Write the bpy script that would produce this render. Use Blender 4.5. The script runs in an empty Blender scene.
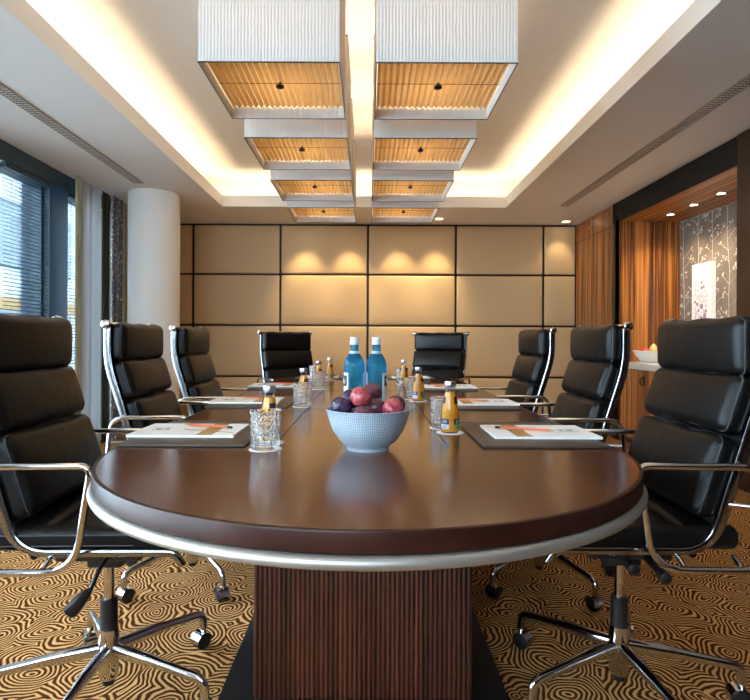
import bpy, bmesh, math, random
from math import sin, cos, pi, radians, sqrt, atan2
from mathutils import Vector, Matrix
random.seed(7)
sc = bpy.context.scene
COL = sc.collection

# ------------------------------------------------------------------ camera
CAMZ = 1.03
cam = bpy.data.cameras.new('camera')
cam.sensor_fit = 'HORIZONTAL'; cam.sensor_width = 36
cam.lens = 36 * 555 / 750
cam.shift_x = 7 / 750; cam.shift_y = -10 / 750
cam.clip_start = 0.05; cam.clip_end = 200
camo = bpy.data.objects.new('camera', cam); COL.objects.link(camo)
camo.location = (0, 0, CAMZ); camo.rotation_euler = (radians(90), radians(-0.25), 0)
sc.camera = camo
sc.view_settings.view_transform = 'Standard'
sc.view_settings.look = 'None'
sc.view_settings.gamma = 1
sc.view_settings.use_curve_mapping = False
sc.view_settings.exposure = 1.45

# ------------------------------------------------------------------ materials
def lin(c):
    c = c / 255.0
    return c / 12.92 if c <= 0.04045 else ((c + 0.055) / 1.055) ** 2.4
def S(r, g, b): return (lin(r), lin(g), lin(b), 1.0)

class M:
    """thin wrapper on a node tree"""
    def __init__(s, name, col=(0.5, 0.5, 0.5, 1), rough=0.5, metal=0.0, **kw):
        s.m = bpy.data.materials.new(name); s.m.use_nodes = True
        s.nt = s.m.node_tree; s.b = s.nt.nodes['Principled BSDF']; s.out = s.nt.nodes['Material Output']
        s.b.inputs['Base Color'].default_value = col
        s.b.inputs['Roughness'].default_value = rough
        s.b.inputs['Metallic'].default_value = metal
        for k, v in kw.items(): s.b.inputs[k].default_value = v
    def n(s, typ, **kw):
        nd = s.nt.nodes.new(typ)
        for k, v in kw.items():
            if k.startswith('i_'):
                key = k[2:]
                nd.inputs[int(key) if key.isdigit() else key.replace('_', ' ')].default_value = v
            else: setattr(nd, k, v)
        return nd
    def l(s, a, b): s.nt.links.new(a, b)
    def obj(s, scale=(1, 1, 1), rot=(0, 0, 0), gen=False):
        tc = s.n('ShaderNodeTexCoord'); mp = s.n('ShaderNodeMapping')
        mp.inputs['Scale'].default_value = scale; mp.inputs['Rotation'].default_value = rot
        s.l(tc.outputs['Generated' if gen else 'Object'], mp.inputs['Vector']); return mp.outputs['Vector']
    def geo(s, scale=(1, 1, 1)):
        g = s.n('ShaderNodeNewGeometry'); mp = s.n('ShaderNodeMapping'); mp.inputs['Scale'].default_value = scale
        s.l(g.outputs['Position'], mp.inputs['Vector']); return mp.outputs['Vector']
    def noise(s, vec, scale=5, detail=3, rough=0.5, dist=0.0):
        nd = s.n('ShaderNodeTexNoise'); nd.inputs['Scale'].default_value = scale; nd.inputs['Detail'].default_value = detail
        nd.inputs['Roughness'].default_value = rough; nd.inputs['Distortion'].default_value = dist
        s.l(vec, nd.inputs['Vector']); return nd.outputs['Fac']
    def ramp(s, fac, stops, interp='LINEAR'):
        r = s.n('ShaderNodeValToRGB'); e = r.color_ramp.elements; r.color_ramp.interpolation = interp
        while len(e) < len(stops): e.new(0.5)
        for k, (p, c) in enumerate(stops): e[k].position = p; e[k].color = c
        s.l(fac, r.inputs['Fac']); return r.outputs['Color']
    def math(s, op, a, b=None):
        m = s.n('ShaderNodeMath', operation=op)
        for k, v in enumerate((a, b)):
            if v is None: continue
            if isinstance(v, (int, float)): m.inputs[k].default_value = v
            else: s.l(v, m.inputs[k])
        return m.outputs[0]
    def color(s, c): s.l(c, s.b.inputs['Base Color'])
    def bump(s, h, strength=0.2, dist=0.01):
        b = s.n('ShaderNodeBump'); b.inputs['Strength'].default_value = strength; b.inputs['Distance'].default_value = dist
        s.l(h, b.inputs['Height']); s.l(b.outputs['Normal'], s.b.inputs['Normal'])

def emis(name, col, strength):
    m = M(name, (0, 0, 0, 1)); m.b.inputs['Emission Color'].default_value = col; m.b.inputs['Emission Strength'].default_value = strength
    return m.m

MAT = {}
def plain(key, col, rough=0.5, metal=0.0, **kw):
    MAT[key] = M(key, col, rough, metal, **kw).m; return MAT[key]

plain('chrome', (0.62, 0.62, 0.64, 1), 0.09, 1.0)
plain('satin_metal', S(180, 176, 170), 0.42, 0.8)
plain('cap_metal', S(205, 208, 212), 0.28, 1.0)
plain('black_plastic', (0.010, 0.010, 0.012, 1), 0.38)
plain('black_line', (0.006, 0.005, 0.005, 1), 0.5)
plain('white_paint', S(232, 229, 224), 0.65)
plain('paper', S(240, 240, 240), 0.7)
plain('coaster_paper', S(238, 236, 232), 0.8)
plain('ink_grey', S(95, 95, 100), 0.7)
plain('gold_print', S(178, 138, 76), 0.5)
plain('pencil_orange', S(226, 118, 78), 0.45)
plain('pencil_dark', S(42, 46, 62), 0.4)
plain('pencil_wood', S(196, 150, 96), 0.6)
plain('window_frame', S(38, 64, 78), 0.35)
plain('pier_blue', S(52, 84, 110), 0.3)
plain('blind_slat', S(70, 78, 84), 0.35)
plain('dark_groove', (0.008, 0.006, 0.005, 1), 0.7)
plain('stone_counter', S(205, 203, 196), 0.3)
plain('label_navy', S(24, 28, 52), 0.5)
plain('label_white', S(222, 228, 236), 0.5)
plain('label_pale', S(170, 196, 224), 0.5)
plain('label_green', S(132, 178, 60), 0.5)
plain('water_cap', S(214, 226, 230), 0.35)
plain('canvas_white', S(236, 232, 234), 0.6)
plain('pebble', S(214, 200, 204), 0.55)
plain('pebble_dark', S(150, 128, 138), 0.55)
plain('brass_dark', S(70, 58, 46), 0.3, 1.0)
plain('blossom', S(214, 205, 190), 0.7)
plain('vent_metal', S(206, 200, 190), 0.5, 0.0)
plain('vent_trim', S(170, 140, 110), 0.45)
plain('stem_brown', S(70, 48, 28), 0.7)
plain('apple_red', S(196, 62, 40), 0.35)
plain('pear_skin', S(226, 196, 130), 0.45)
plain('bowl_white', S(222, 222, 220), 0.3)
plain('membrane', (0.012, 0.012, 0.013, 1), 0.5)

m = M('leather', (0.004, 0.0038, 0.004, 1), 0.36)
v = m.obj(); h1 = m.noise(v, 350, 2); h2 = m.noise(v, 26, 3)
m.bump(m.math('ADD', m.math('MULTIPLY', h1, 0.25), h2), 0.30, 0.006)
m.b.inputs['Specular IOR Level'].default_value = 0.22
MAT['leather'] = m.m
plain('rail_metal', (0.34, 0.345, 0.36, 1), 0.16, 1.0)
plain('stitching', (0.05, 0.05, 0.055, 1), 0.45)

m = M('wall_leather', S(210, 177, 132), 0.5)
v = m.obj(); m.bump(m.noise(v, 260, 2), 0.08, 0.003)
MAT['wall_leather'] = m.m

def veneer(key, across, stops, freq=70, rough=0.35, spec=0.5):
    """striped straight-grain wood: 'across' scales the axes the stripes vary over"""
    m = M(key, rough=rough); m.b.inputs['Specular IOR Level'].default_value = spec
    v = m.geo(across)
    f1 = m.noise(v, freq, 2, 0.5); f2 = m.noise(v, freq * 0.22, 2, 0.5)
    f = m.math('ADD', m.math('MULTIPLY', f1, 0.6), m.math('MULTIPLY', f2, 0.4))
    m.color(m.ramp(f, stops)); MAT[key] = m.m
zst = [(0.38, S(56, 28, 12)), (0.47, S(122, 70, 30)), (0.55, S(182, 114, 52)), (0.68, S(208, 144, 76))]
veneer('zebra_vertical', (1, 1, 0.012), zst)
veneer('zebra_along', (1, 0.012, 1), zst)
dst = [(0.36, S(26, 14, 10)), (0.5, S(46, 26, 18)), (0.66, S(64, 38, 26))]
veneer('wenge_vertical', (1, 1, 0.012), dst)
veneer('pedestal_wood', (1, 1, 0.02), [(0.36, S(30, 11, 7)), (0.5, S(62, 26, 16)), (0.68, S(92, 44, 28))], 40, 0.38)

m = M('table_wood', rough=0.24)
v = m.geo((1.0, 0.07, 1.0)); f1 = m.noise(v, 34, 4, 0.6)
v2 = m.geo((1, 1, 1)); f2 = m.noise(v2, 3.2, 3, 0.6)
f = m.math('ADD', m.math('MULTIPLY', f1, 0.6), m.math('MULTIPLY', f2, 0.4))
m.color(m.ramp(f, [(0.3, S(66, 34, 18)), (0.5, S(80, 43, 23)), (0.72, S(94, 52, 29))]))
m.b.inputs['Specular IOR Level'].default_value = 0.45; m.b.inputs['Coat Weight'].default_value = 0.12; m.b.inputs['Coat Roughness'].default_value = 0.16
rr = m.ramp(f2, [(0.35, (0.17, 0.17, 0.17, 1)), (0.7, (0.20, 0.20, 0.20, 1))]); m.l(rr, m.b.inputs['Roughness'])
MAT['table_wood'] = m.m

veneer('shaded_edge_wood', (0.3, 0.3, 1), [(0.36, S(36, 17, 12)), (0.5, S(46, 22, 15)), (0.68, S(58, 29, 20))], 30, 0.34, spec=0.22)  # table wood made darker: shade on the table edge put into the colour
m = M('mat_leather', S(62, 54, 48), 0.42)
m.bump(m.noise(m.obj(), 420, 2), 0.1, 0.002); MAT['mat_leather'] = m.m

# carpet: rings round scattered centres, bent by noise
m = M('carpet', rough=0.95); m.b.inputs['Specular IOR Level'].default_value = 0.08
v = m.geo((1, 1, 0))
nw = m.n('ShaderNodeTexNoise'); nw.inputs['Scale'].default_value = 5.8; nw.inputs['Detail'].default_value = 1.5
m.l(v, nw.inputs['Vector'])
sub = m.n('ShaderNodeVectorMath', operation='SUBTRACT'); m.l(nw.outputs['Color'], sub.inputs[0]); sub.inputs[1].default_value = (0.5, 0.5, 0.5)
scl = m.n('ShaderNodeVectorMath', operation='SCALE'); m.l(sub.outputs[0], scl.inputs[0]); scl.inputs['Scale'].default_value = 0.11
add = m.n('ShaderNodeVectorMath', operation='ADD'); m.l(v, add.inputs[0]); m.l(scl.outputs[0], add.inputs[1])
vo = m.n('ShaderNodeTexVoronoi', feature='F1', voronoi_dimensions='2D'); vo.inputs['Scale'].default_value = 5.6
m.l(add.outputs[0], vo.inputs['Vector'])
n3 = m.noise(v, 16, 1)
ph = m.math('ADD', m.math('MULTIPLY', vo.outputs['Distance'], 2 * pi / (0.0158 * 5.6)), m.math('MULTIPLY', n3, 7.0))
sn = m.math('ADD', m.math('MULTIPLY', m.math('SINE', ph), 0.5), 0.5)
pile = m.noise(v, 260, 2)
f = m.math('ADD', sn, m.math('MULTIPLY', m.math('SUBTRACT', pile, 0.5), 0.9))
m.color(m.ramp(f, [(0.30, S(84, 44, 18)), (0.50, S(150, 98, 52)), (0.74, S(230, 176, 114))]))
m.bump(m.math('ADD', f, pile), 0.5, 0.006)
MAT['carpet'] = m.m

# lattice ceramic
m = M('bowl_ceramic', S(172, 190, 204), 0.3)
tc = m.n('ShaderNodeTexCoord'); sx = m.n('ShaderNodeSeparateXYZ'); m.l(tc.outputs['Object'], sx.inputs[0])
ang = m.math('ARCTAN2', sx.outputs['Y'], sx.outputs['X'])
a1 = m.math('ADD', m.math('MULTIPLY', ang, 60.0), m.math('MULTIPLY', sx.outputs['Z'], 760.0))
a2 = m.math('SUBTRACT', m.math('MULTIPLY', ang, 60.0), m.math('MULTIPLY', sx.outputs['Z'], 760.0))
g = m.math('MULTIPLY', m.math('SINE', a1), m.math('SINE', a2))
m.color(m.ramp(g, [(0.25, S(146, 162, 178)), (0.6, S(222, 231, 238))])); m.bump(g, 0.5, 0.003)
MAT['bowl_ceramic'] = m.m

def plum_mat(key, c1, c2):
    m = M(key, rough=0.27); v = m.obj()
    f = m.noise(v, 2.6, 6, 0.75)
    m.color(m.ramp(f, [(0.36, c1), (0.64, c2)])); MAT[key] = m.m
plum_mat('plum_dark', S(34, 24, 46), S(70, 50, 84))
plum_mat('plum_red', S(126, 24, 40), S(190, 92, 100))
plum_mat('plum_wine', S(58, 26, 44), S(104, 58, 76))

# glasses
def thin_glass(key, tint=(1, 1, 1, 1), refl=0.9):
    m = M(key); nt = m.nt
    tr = m.n('ShaderNodeBsdfTransparent'); tr.inputs['Color'].default_value = tint
    gl = m.n('ShaderNodeBsdfGlossy'); gl.inputs['Roughness'].default_value = 0.02
    fr = m.n('ShaderNodeFresnel'); fr.inputs['IOR'].default_value = 1.45
    mx = m.n('ShaderNodeMixShader'); m.l(m.math('MULTIPLY', fr.outputs[0], refl), mx.inputs[0])
    m.l(tr.outputs[0], mx.inputs[1]); m.l(gl.outputs[0], mx.inputs[2]); m.l(mx.outputs[0], m.out.inputs['Surface'])
    MAT[key] = m.m
thin_glass('window_glass', (0.93, 0.985, 1, 1))
thin_glass('bottle_glass', (0.97, 0.98, 0.97, 1))
m = M('crystal', (1, 1, 1, 1), 0.0, 0.0); m.b.inputs['Transmission Weight'].default_value = 1.0; m.b.inputs['IOR'].default_value = 1.5
tl = m.n('ShaderNodeBsdfTranslucent'); tl.inputs['Color'].default_value = (0.95, 0.96, 1, 1)
mx = m.n('ShaderNodeMixShader'); mx.inputs[0].default_value = 0.04
m.l(m.b.outputs[0], mx.inputs[1]); m.l(tl.outputs[0], mx.inputs[2]); m.l(mx.outputs[0], m.out.inputs['Surface'])
MAT['crystal'] = m.m
m = M('blue_glass', S(90, 205, 245), 0.0); m.b.inputs['Transmission Weight'].default_value = 1.0; m.b.inputs['IOR'].default_value = 1.33
tr = m.n('ShaderNodeBsdfTransparent'); tr.inputs['Color'].default_value = S(120, 222, 252)
tl = m.n('ShaderNodeBsdfTranslucent'); tl.inputs['Color'].default_value = S(40, 178, 244)
df = m.n('ShaderNodeBsdfDiffuse'); df.inputs['Color'].default_value = S(30, 160, 228)
m1 = m.n('ShaderNodeMixShader'); m1.inputs[0].default_value = 0.5; m.l(tl.outputs[0], m1.inputs[1]); m.l(df.outputs[0], m1.inputs[2])
m2 = m.n('ShaderNodeMixShader'); m2.inputs[0].default_value = 0.34; m.l(tr.outputs[0], m2.inputs[1]); m.l(m1.outputs[0], m2.inputs[2])
mx = m.n('ShaderNodeMixShader'); mx.inputs[0].default_value = 0.55
m.l(m.b.outputs[0], mx.inputs[1]); m.l(m2.outputs[0], mx.inputs[2]); m.l(mx.outputs[0], m.out.inputs['Surface'])
MAT['blue_glass'] = m.m
m = M('juice', S(252, 198, 66), 0.25)
tl = m.n('ShaderNodeBsdfTranslucent'); tl.inputs['Color'].default_value = S(255, 196, 60)
mx = m.n('ShaderNodeMixShader'); mx.inputs[0].default_value = 0.45
m.l(m.b.outputs[0], mx.inputs[1]); m.l(tl.outputs[0], mx.inputs[2]); m.l(mx.outputs[0], m.out.inputs['Surface'])
MAT['juice'] = m.m

def fabric(key, col, tcol, fac, rib=None, tr=0.0):
    m = M(key, col, 0.85)
    if rib:
        w = m.n('ShaderNodeTexWave', wave_type='BANDS', bands_direction=rib[0]); w.inputs['Scale'].default_value = rib[1]
        w.inputs['Distortion'].default_value = 1.2; w.inputs['Detail'].default_value = 2
        m.l(m.obj(), w.inputs['Vector']); m.bump(w.outputs['Fac'], rib[2], 0.004)
    t = m.n('ShaderNodeBsdfTranslucent'); t.inputs['Color'].default_value = tcol
    mx = m.n('ShaderNodeMixShader'); mx.inputs[0].default_value = fac
    m.l(m.b.outputs[0], mx.inputs[1]); m.l(t.outputs[0], mx.inputs[2])
    last = mx
    if tr:
        tb = m.n('ShaderNodeBsdfTransparent'); mx2 = m.n('ShaderNodeMixShader'); mx2.inputs[0].default_value = tr
        m.l(mx.outputs[0], mx2.inputs[1]); m.l(tb.outputs[0], mx2.inputs[2]); last = mx2
    m.l(last.outputs[0], m.out.inputs['Surface']); MAT[key] = m.m
fabric('shade_fabric_x', S(212, 208, 205), S(255, 232, 196), 0.16, ('X', 26.0, 0.3))
fabric('shade_fabric_y', S(212, 208, 205), S(255, 232, 196), 0.16, ('Y', 26.0, 0.3))
fabric('diffuser_fabric', S(214, 182, 132), S(228, 192, 138), 0.13)
fabric('sheer', S(206, 210, 214), S(206, 212, 216), 0.35)
fabric('beige_curtain', S(190, 186, 158), S(190, 186, 158), 0.2)
plain('olive_curtain', S(58, 58, 40), 0.9)
# blossom-printed drape
m = M('print_drape', rough=0.85)
v = m.geo((1, 1, 0.55)); nz = m.n('ShaderNodeTexNoise'); nz.inputs['Scale'].default_value = 60; nz.inputs['Detail'].default_value = 3
m.l(v, nz.inputs['Vector'])
m.color(m.ramp(nz.outputs['Fac'], [(0.50, S(112, 106, 108)), (0.60, S(140, 134, 136)), (0.64, S(236, 232, 230))])); MAT['print_drape'] = m.m
m = M('wallpaper', rough=0.6)
f = m.noise(m.geo((1, 1, 0.5)), 6, 3)
m.color(m.ramp(f, [(0.3, S(104, 92, 82)), (0.7, S(128, 115, 104))])); MAT['wallpaper'] = m.m

warm = (1.0, 0.74, 0.44, 1)
MAT['lamp_warm'] = emis('lamp_warm', (1, 0.86, 0.62, 1), 6)
MAT['lit_window'] = emis('lit_window', (1, 0.72, 0.3, 1), 1.6)
plain('facade', S(205, 212, 216), 0.8)
plain('facade_glass', S(136, 158, 170), 0.3)
plain('asphalt', S(110, 112, 116), 0.9)

# ------------------------------------------------------------------ mesh builder
class MB:
    def __init__(s): s.v = []; s.f = []; s.mi = []; s.cur = 0
    def add(s, vs, fs, mi=None):
        o = len(s.v); s.v += [tuple(p) for p in vs]
        s.f += [tuple(i + o for i in f) for f in fs]; s.mi += [s.cur if mi is None else mi] * len(fs)
        return s
    def box(s, x0, x1, y0, y1, z0, z1, mi=None):
        vs = [(x, y, z) for z in (z0, z1) for y in (y0, y1) for x in (x0, x1)]
        return s.add(vs, [(0, 2, 3, 1), (4, 5, 7, 6), (0, 1, 5, 4), (2, 6, 7, 3), (0, 4, 6, 2), (1, 3, 7, 5)], mi)
    def rbox(s, hx, hy, hz, r, seg=3, fl=(4, 4, 4), fn=None, mat=None, mi=None):
        """rounded box centred on 0, optional point function, optional matrix"""
        def samp(h, nf):
            a = [-h + r * k / seg for k in range(seg)]
            b = [-(h - r) + 2 * (h - r) * k / nf for k in range(nf + 1)]
            return a + b + [-q for q in reversed(a)]
        ax = [samp(hx, fl[0]), samp(hy, fl[1]), samp(hz, fl[2])]; hh = (hx, hy, hz)
        idx = {}; vs = []; fs = []
        def put(q):
            key = tuple(round(c, 6) for c in q)
            if key in idx: return idx[key]
            inn = [max(-(h - r), min(h - r, c)) for c, h in zip(q, hh)]
            d = [c - i for c, i in zip(q, inn)]; L = sqrt(sum(e * e for e in d))
            p = [i + (r * e / L if L > 1e-9 else 0) for i, e in zip(inn, d)]
            if fn: p = fn(*p)
            p = Vector(p)
            if mat is not None: p = mat @ p
            idx[key] = len(vs); vs.append(tuple(p)); return idx[key]
        for a in range(3):
            b, c = (a + 1) % 3, (a + 2) % 3
            for sg in (-1, 1):
                for i in range(len(ax[b]) - 1):
                    for j in range(len(ax[c]) - 1):
                        quad = []
                        for (u, w) in ((i, j), (i + 1, j), (i + 1, j + 1), (i, j + 1)):
                            q = [0, 0, 0]; q[a] = sg * hh[a]; q[b] = ax[b][u]; q[c] = ax[c][w]; quad.append(put(q))
                        fs.append(tuple(quad) if sg > 0 else tuple(reversed(quad)))
        return s.add(vs, fs, mi)
    def tube(s, path, r, seg=10, closed=False, cap=True, mi=None, sq=(1, 1)):
        P = [Vector(p) for p in path]; n = len(P); R = r if isinstance(r, (list, tuple)) else [r] * n
        T = []
        for i in range(n):
            a = P[i - 1] if (i > 0 or closed) else P[i]; b = P[(i + 1) % n] if (i < n - 1 or closed) else P[i]
            T.append((b - a).normalized())
        up = Vector((0, 0, 1)) if abs(T[0].z) < 0.9 else Vector((1, 0, 0))
        N = (up - T[0] * up.dot(T[0])).normalized(); vs = []
        for i in range(n):
            if i: N = (N - T[i] * N.dot(T[i])).normalized()
            B = T[i].cross(N)
            for k in range(seg):
                a = 2 * pi * k / seg; vs.append(tuple(P[i] + (N * cos(a) * sq[0] + B * sin(a) * sq[1]) * R[i]))
        fs = []
        for i in range(n if closed else n - 1):
            j = (i + 1) % n
            for k in range(seg):
                l = (k + 1) % seg; fs.append((i * seg + k, j * seg + k, j * seg + l, i * seg + l))
        if cap and not closed:
            fs.append(tuple(range(seg))); fs.append(tuple(reversed(range((n - 1) * seg, n * seg))))
        return s.add(vs, fs, mi)
    def lathe(s, prof, seg=32, c=(0, 0, 0), mi=None, a0=0, a1=2 * pi, rfn=None):
        full = abs(a1 - a0 - 2 * pi) < 1e-6; m_ = seg if full else seg + 1; vs = []; fs = []
        for (r, z) in prof:
            for k in range(m_):
                a = a0 + (a1 - a0) * k / seg; rr = r if rfn is None else rfn(r, z, a)
                vs.append((c[0] + rr * cos(a), c[1] + rr * sin(a), c[2] + z))
        for i in range(len(prof) - 1):
            for k in range(seg):
                l = (k + 1) % m_; fs.append((i * m_ + k, i * m_ + l, (i + 1) * m_ + l, (i + 1) * m_ + k))
        if full:
            if prof[0][0] > 1e-5: fs.append(tuple(reversed(range(m_))))
            if prof[-1][0] > 1e-5: fs.append(tuple(range((len(prof) - 1) * m_, len(prof) * m_)))
        return s.add(vs, fs, mi)
    def cyl(s, a, b, r, seg=16, mi=None): return s.tube([a, b], r, seg, mi=mi)
    def prism(s, outline, z0, z1, mi=None):
        n = len(outline); vs = [(x, y, z0) for x, y in outline] + [(x, y, z1) for x, y in outline]
        fs = [(i, (i + 1) % n, n + (i + 1) % n, n + i) for i in range(n)] + [tuple(reversed(range(n))), tuple(range(n, 2 * n))]
        return s.add(vs, fs, mi)
    def sheet(s, rows, mi=None):
        nr = len(rows); nc = len(rows[0]); vs = [p for r in rows for p in r]
        fs = [(i * nc + j, i * nc + j + 1, (i + 1) * nc + j + 1, (i + 1) * nc + j) for i in range(nr - 1) for j in range(nc - 1)]
        return s.add(vs, fs, mi)
    def ball(s, c, r, seg=20, rings=12, fn=None, mi=None):
        vs = []; fs = []
        for i in range(rings + 1):
            t = pi * i / rings
            for k in range(seg):
                a = 2 * pi * k / seg; p = Vector((sin(t) * cos(a), sin(t) * sin(a), -cos(t)))
                if fn: p = fn(p, a, t)
                vs.append((c[0] + p.x * r, c[1] + p.y * r, c[2] + p.z * r))
        for i in range(rings):
            for k in range(seg):
                l = (k + 1) % seg; fs.append((i * seg + k, i * seg + l, (i + 1) * seg + l, (i + 1) * seg + k))
        return s.add(vs, fs, mi)
    def build(s, name, mats, parent=None, loc=None, rot=None, smooth=40, weld=False):
        me = bpy.data.meshes.new(name); me.from_pydata(s.v, [], s.f); me.update()
        if weld or True:
            bm = bmesh.new(); bm.from_mesh(me)
            if weld: bmesh.ops.remove_doubles(bm, verts=bm.verts, dist=1e-5)
            bmesh.ops.recalc_face_normals(bm, faces=bm.faces) if len(bm.faces) < 60000 else None
            bm.to_mesh(me); bm.free()
        for mm in (mats if isinstance(mats, (list, tuple)) else [mats]): me.materials.append(MAT[mm])
        if len(s.mi) == len(me.polygons): me.polygons.foreach_set('material_index', s.mi)
        if smooth:
            me.polygons.foreach_set('use_smooth', [True] * len(me.polygons)); me.set_sharp_from_angle(angle=radians(smooth))
        o = bpy.data.objects.new(name, me); COL.objects.link(o)
        if parent is not None: o.parent = parent
        if loc is not None: o.location = loc
        if rot is not None: o.rotation_euler = rot
        return o

def arc(pts, rad, n=6, closed=False):
    """polyline with rounded corners"""
    P = [Vector(p) for p in pts]; out = []; N = len(P)
    for i in range(N):
        if not closed and i in (0, N - 1): out.append(P[i]); continue
        a, b, c = P[i - 1], P[i], P[(i + 1) % N]
        u = (a - b); w = (c - b); d = min(rad, u.length * 0.49, w.length * 0.49); u.normalize(); w.normalize()
        p0 = b + u * d; p1 = b + w * d
        for k in range(n + 1):
            t = k / n; out.append(p0 * (1 - t) ** 2 + b * 2 * t * (1 - t) + p1 * t * t)
    return out

def tag(o, label=None, cat=None, group=None, kind=None):
    if label: o['label'] = label
    if cat: o['category'] = cat
    if group: o['group'] = group
    if kind: o['kind'] = kind
    return o
def thing(name, label, cat, loc=(0, 0, 0), rz=0.0, group=None):
    o = bpy.data.objects.new(name, None); COL.objects.link(o); o.location = loc; o.rotation_euler = (0, 0, rz)
    o.empty_display_size = 0.05
    return tag(o, label, cat, group)
def struct(mb, name, mats, parent=None, **kw):
    o = mb.build(name, mats, parent, **kw)
    if parent is None: o['kind'] = 'structure'
    return o
def copy_tree(o, parent=None):
    c = o.copy(); COL.objects.link(c)
    if parent is not None: c.parent = parent
    for ch in list(o.children): copy_tree(ch, c)
    return c

# ------------------------------------------------------------------ room shell
XL, XR, YB, YF, HC, HU = -2.72, 2.61, 7.0, -1.7, 2.487, 2.84
CX0, CX1, CY0, CY1 = -1.603, 1.504, 0.1, 6.08       # cove opening
NX, NY0, NY1, NZ = 3.24, 3.915, 5.77, 2.275         # niche

struct(MB().box(XL - 0.3, NX + 0.1, YF - 0.1, YB + 0.1, -0.06, 0.0), 'floor', 'carpet', smooth=0)

b = MB()
t_ = 0.025; LZ = HC + 0.12
b.box(XL - 0.3, CX0 - t_, YF - 0.1, YB + 0.1, HC, HC + 0.02); b.box(CX1 + t_, XR + 0.12, YF - 0.1, YB + 0.1, HC, HC + 0.02)
b.box(CX0 - t_, CX1 + t_, CY1 + t_, YB + 0.1, HC, HC + 0.02); b.box(CX0 - t_, CX1 + t_, YF - 0.1, CY0 - t_, HC, HC + 0.02)
b.box(CX0 - t_, CX0, CY0 - t_, CY1 + t_, HC, LZ); b.box(CX1, CX1 + t_, CY0 - t_, CY1 + t_, HC, LZ)
b.box(CX0, CX1, CY1, CY1 + t_, HC, LZ); b.box(CX0, CX1, CY0 - t_, CY0, HC, LZ)
R_ = 0.26                                               # recess behind the lip
b.box(CX0 - R_ - 0.02, CX0 - R_, CY0 - R_, CY1 + R_, HC + 0.01, HU); b.box(CX1 + R_, CX1 + R_ + 0.02, CY0 - R_, CY1 + R_, HC + 0.01, HU)
b.box(CX0 - R_, CX1 + R_, CY1 + R_, CY1 + R_ + 0.02, HC + 0.01, HU); b.box(CX0 - R_, CX1 + R_, CY0 - R_ - 0.02, CY0 - R_, HC + 0.01, HU)
b.box(CX0 - R_ - 0.02, CX1 + R_ + 0.02, CY0 - R_ - 0.02, CY1 + R_ + 0.02, HU, HU + 0.02)
struct(b, 'ceiling', 'white_paint', smooth=0)

# back wall with upholstered panels
wb = struct(MB().box(XL - 0.3, NX + 0.1, YB, YB + 0.1, 0, HC), 'wall_back', 'black_line', smooth=0)
xs = [XL, -2.20, -1.105, -0.005, 1.10, 2.20, XR]; zs = [0.0, 0.568, 1.21, 1.85, HC - 0.012]
for i in range(len(xs) - 1):
    for j in range(len(zs) - 1):
        w_, h_ = xs[i + 1] - xs[i] - 0.026, zs[j + 1] - zs[j] - 0.024
        hx, hz = w_ / 2, h_ / 2
        fn = lambda x, y, z, hx=hx, hz=hz: (x, y - (0.010 * (1 - abs(x / hx) ** 4) * (1 - abs(z / hz) ** 4) if y < 0 else 0), z)
        MB().rbox(hx, 0.018, hz, 0.015, 3, (10, 1, 8), fn).build('upholstered_panel', 'wall_leather', wb,
            loc=((xs[i] + xs[i + 1]) / 2, YB - 0.018, (zs[j] + zs[j + 1]) / 2))

WB0, WT = 0.12, 2.36
# wall behind the camera: one wide window, added to let in fill daylight
b = MB(); fill_win_x = [(-2.45, -0.10)]
FS = 1.05
b.box(XL - 0.3, NX + 0.1, YF - 0.1, YF, 0, FS); b.box(XL - 0.3, NX + 0.1, YF - 0.1, YF, WT, HC)
for (x0, x1) in ((XL - 0.3, fill_win_x[0][0]), (fill_win_x[0][1], NX + 0.1)): b.box(x0, x1, YF - 0.1, YF, FS, WT)
struct(b, 'wall_front', 'wenge_vertical', smooth=0)  # dark finish chosen so reflections of this unseen wall stay dark
for k, (x0, x1) in enumerate(fill_win_x):
    f = MB(); fw = 0.035; ya, yb = YF - 0.09, YF - 0.01
    f.box(x0, x0 + fw, ya, yb, FS, WT); f.box(x1 - fw, x1, ya, yb, FS, WT); f.box(x0 + fw, x1 - fw, ya, yb, FS, FS + fw); f.box(x0 + fw, x1 - fw, ya, yb, WT - fw, WT)
    fo = struct(f, 'window_%d' % (k + 7), 'window_frame', smooth=0)  # added window, out of view, brings in fill light
    MB().box(x0 + fw, x1 - fw, YF - 0.055, YF - 0.045, FS + fw, WT - fw).build('pane', 'window_glass', fo, smooth=0)

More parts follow.
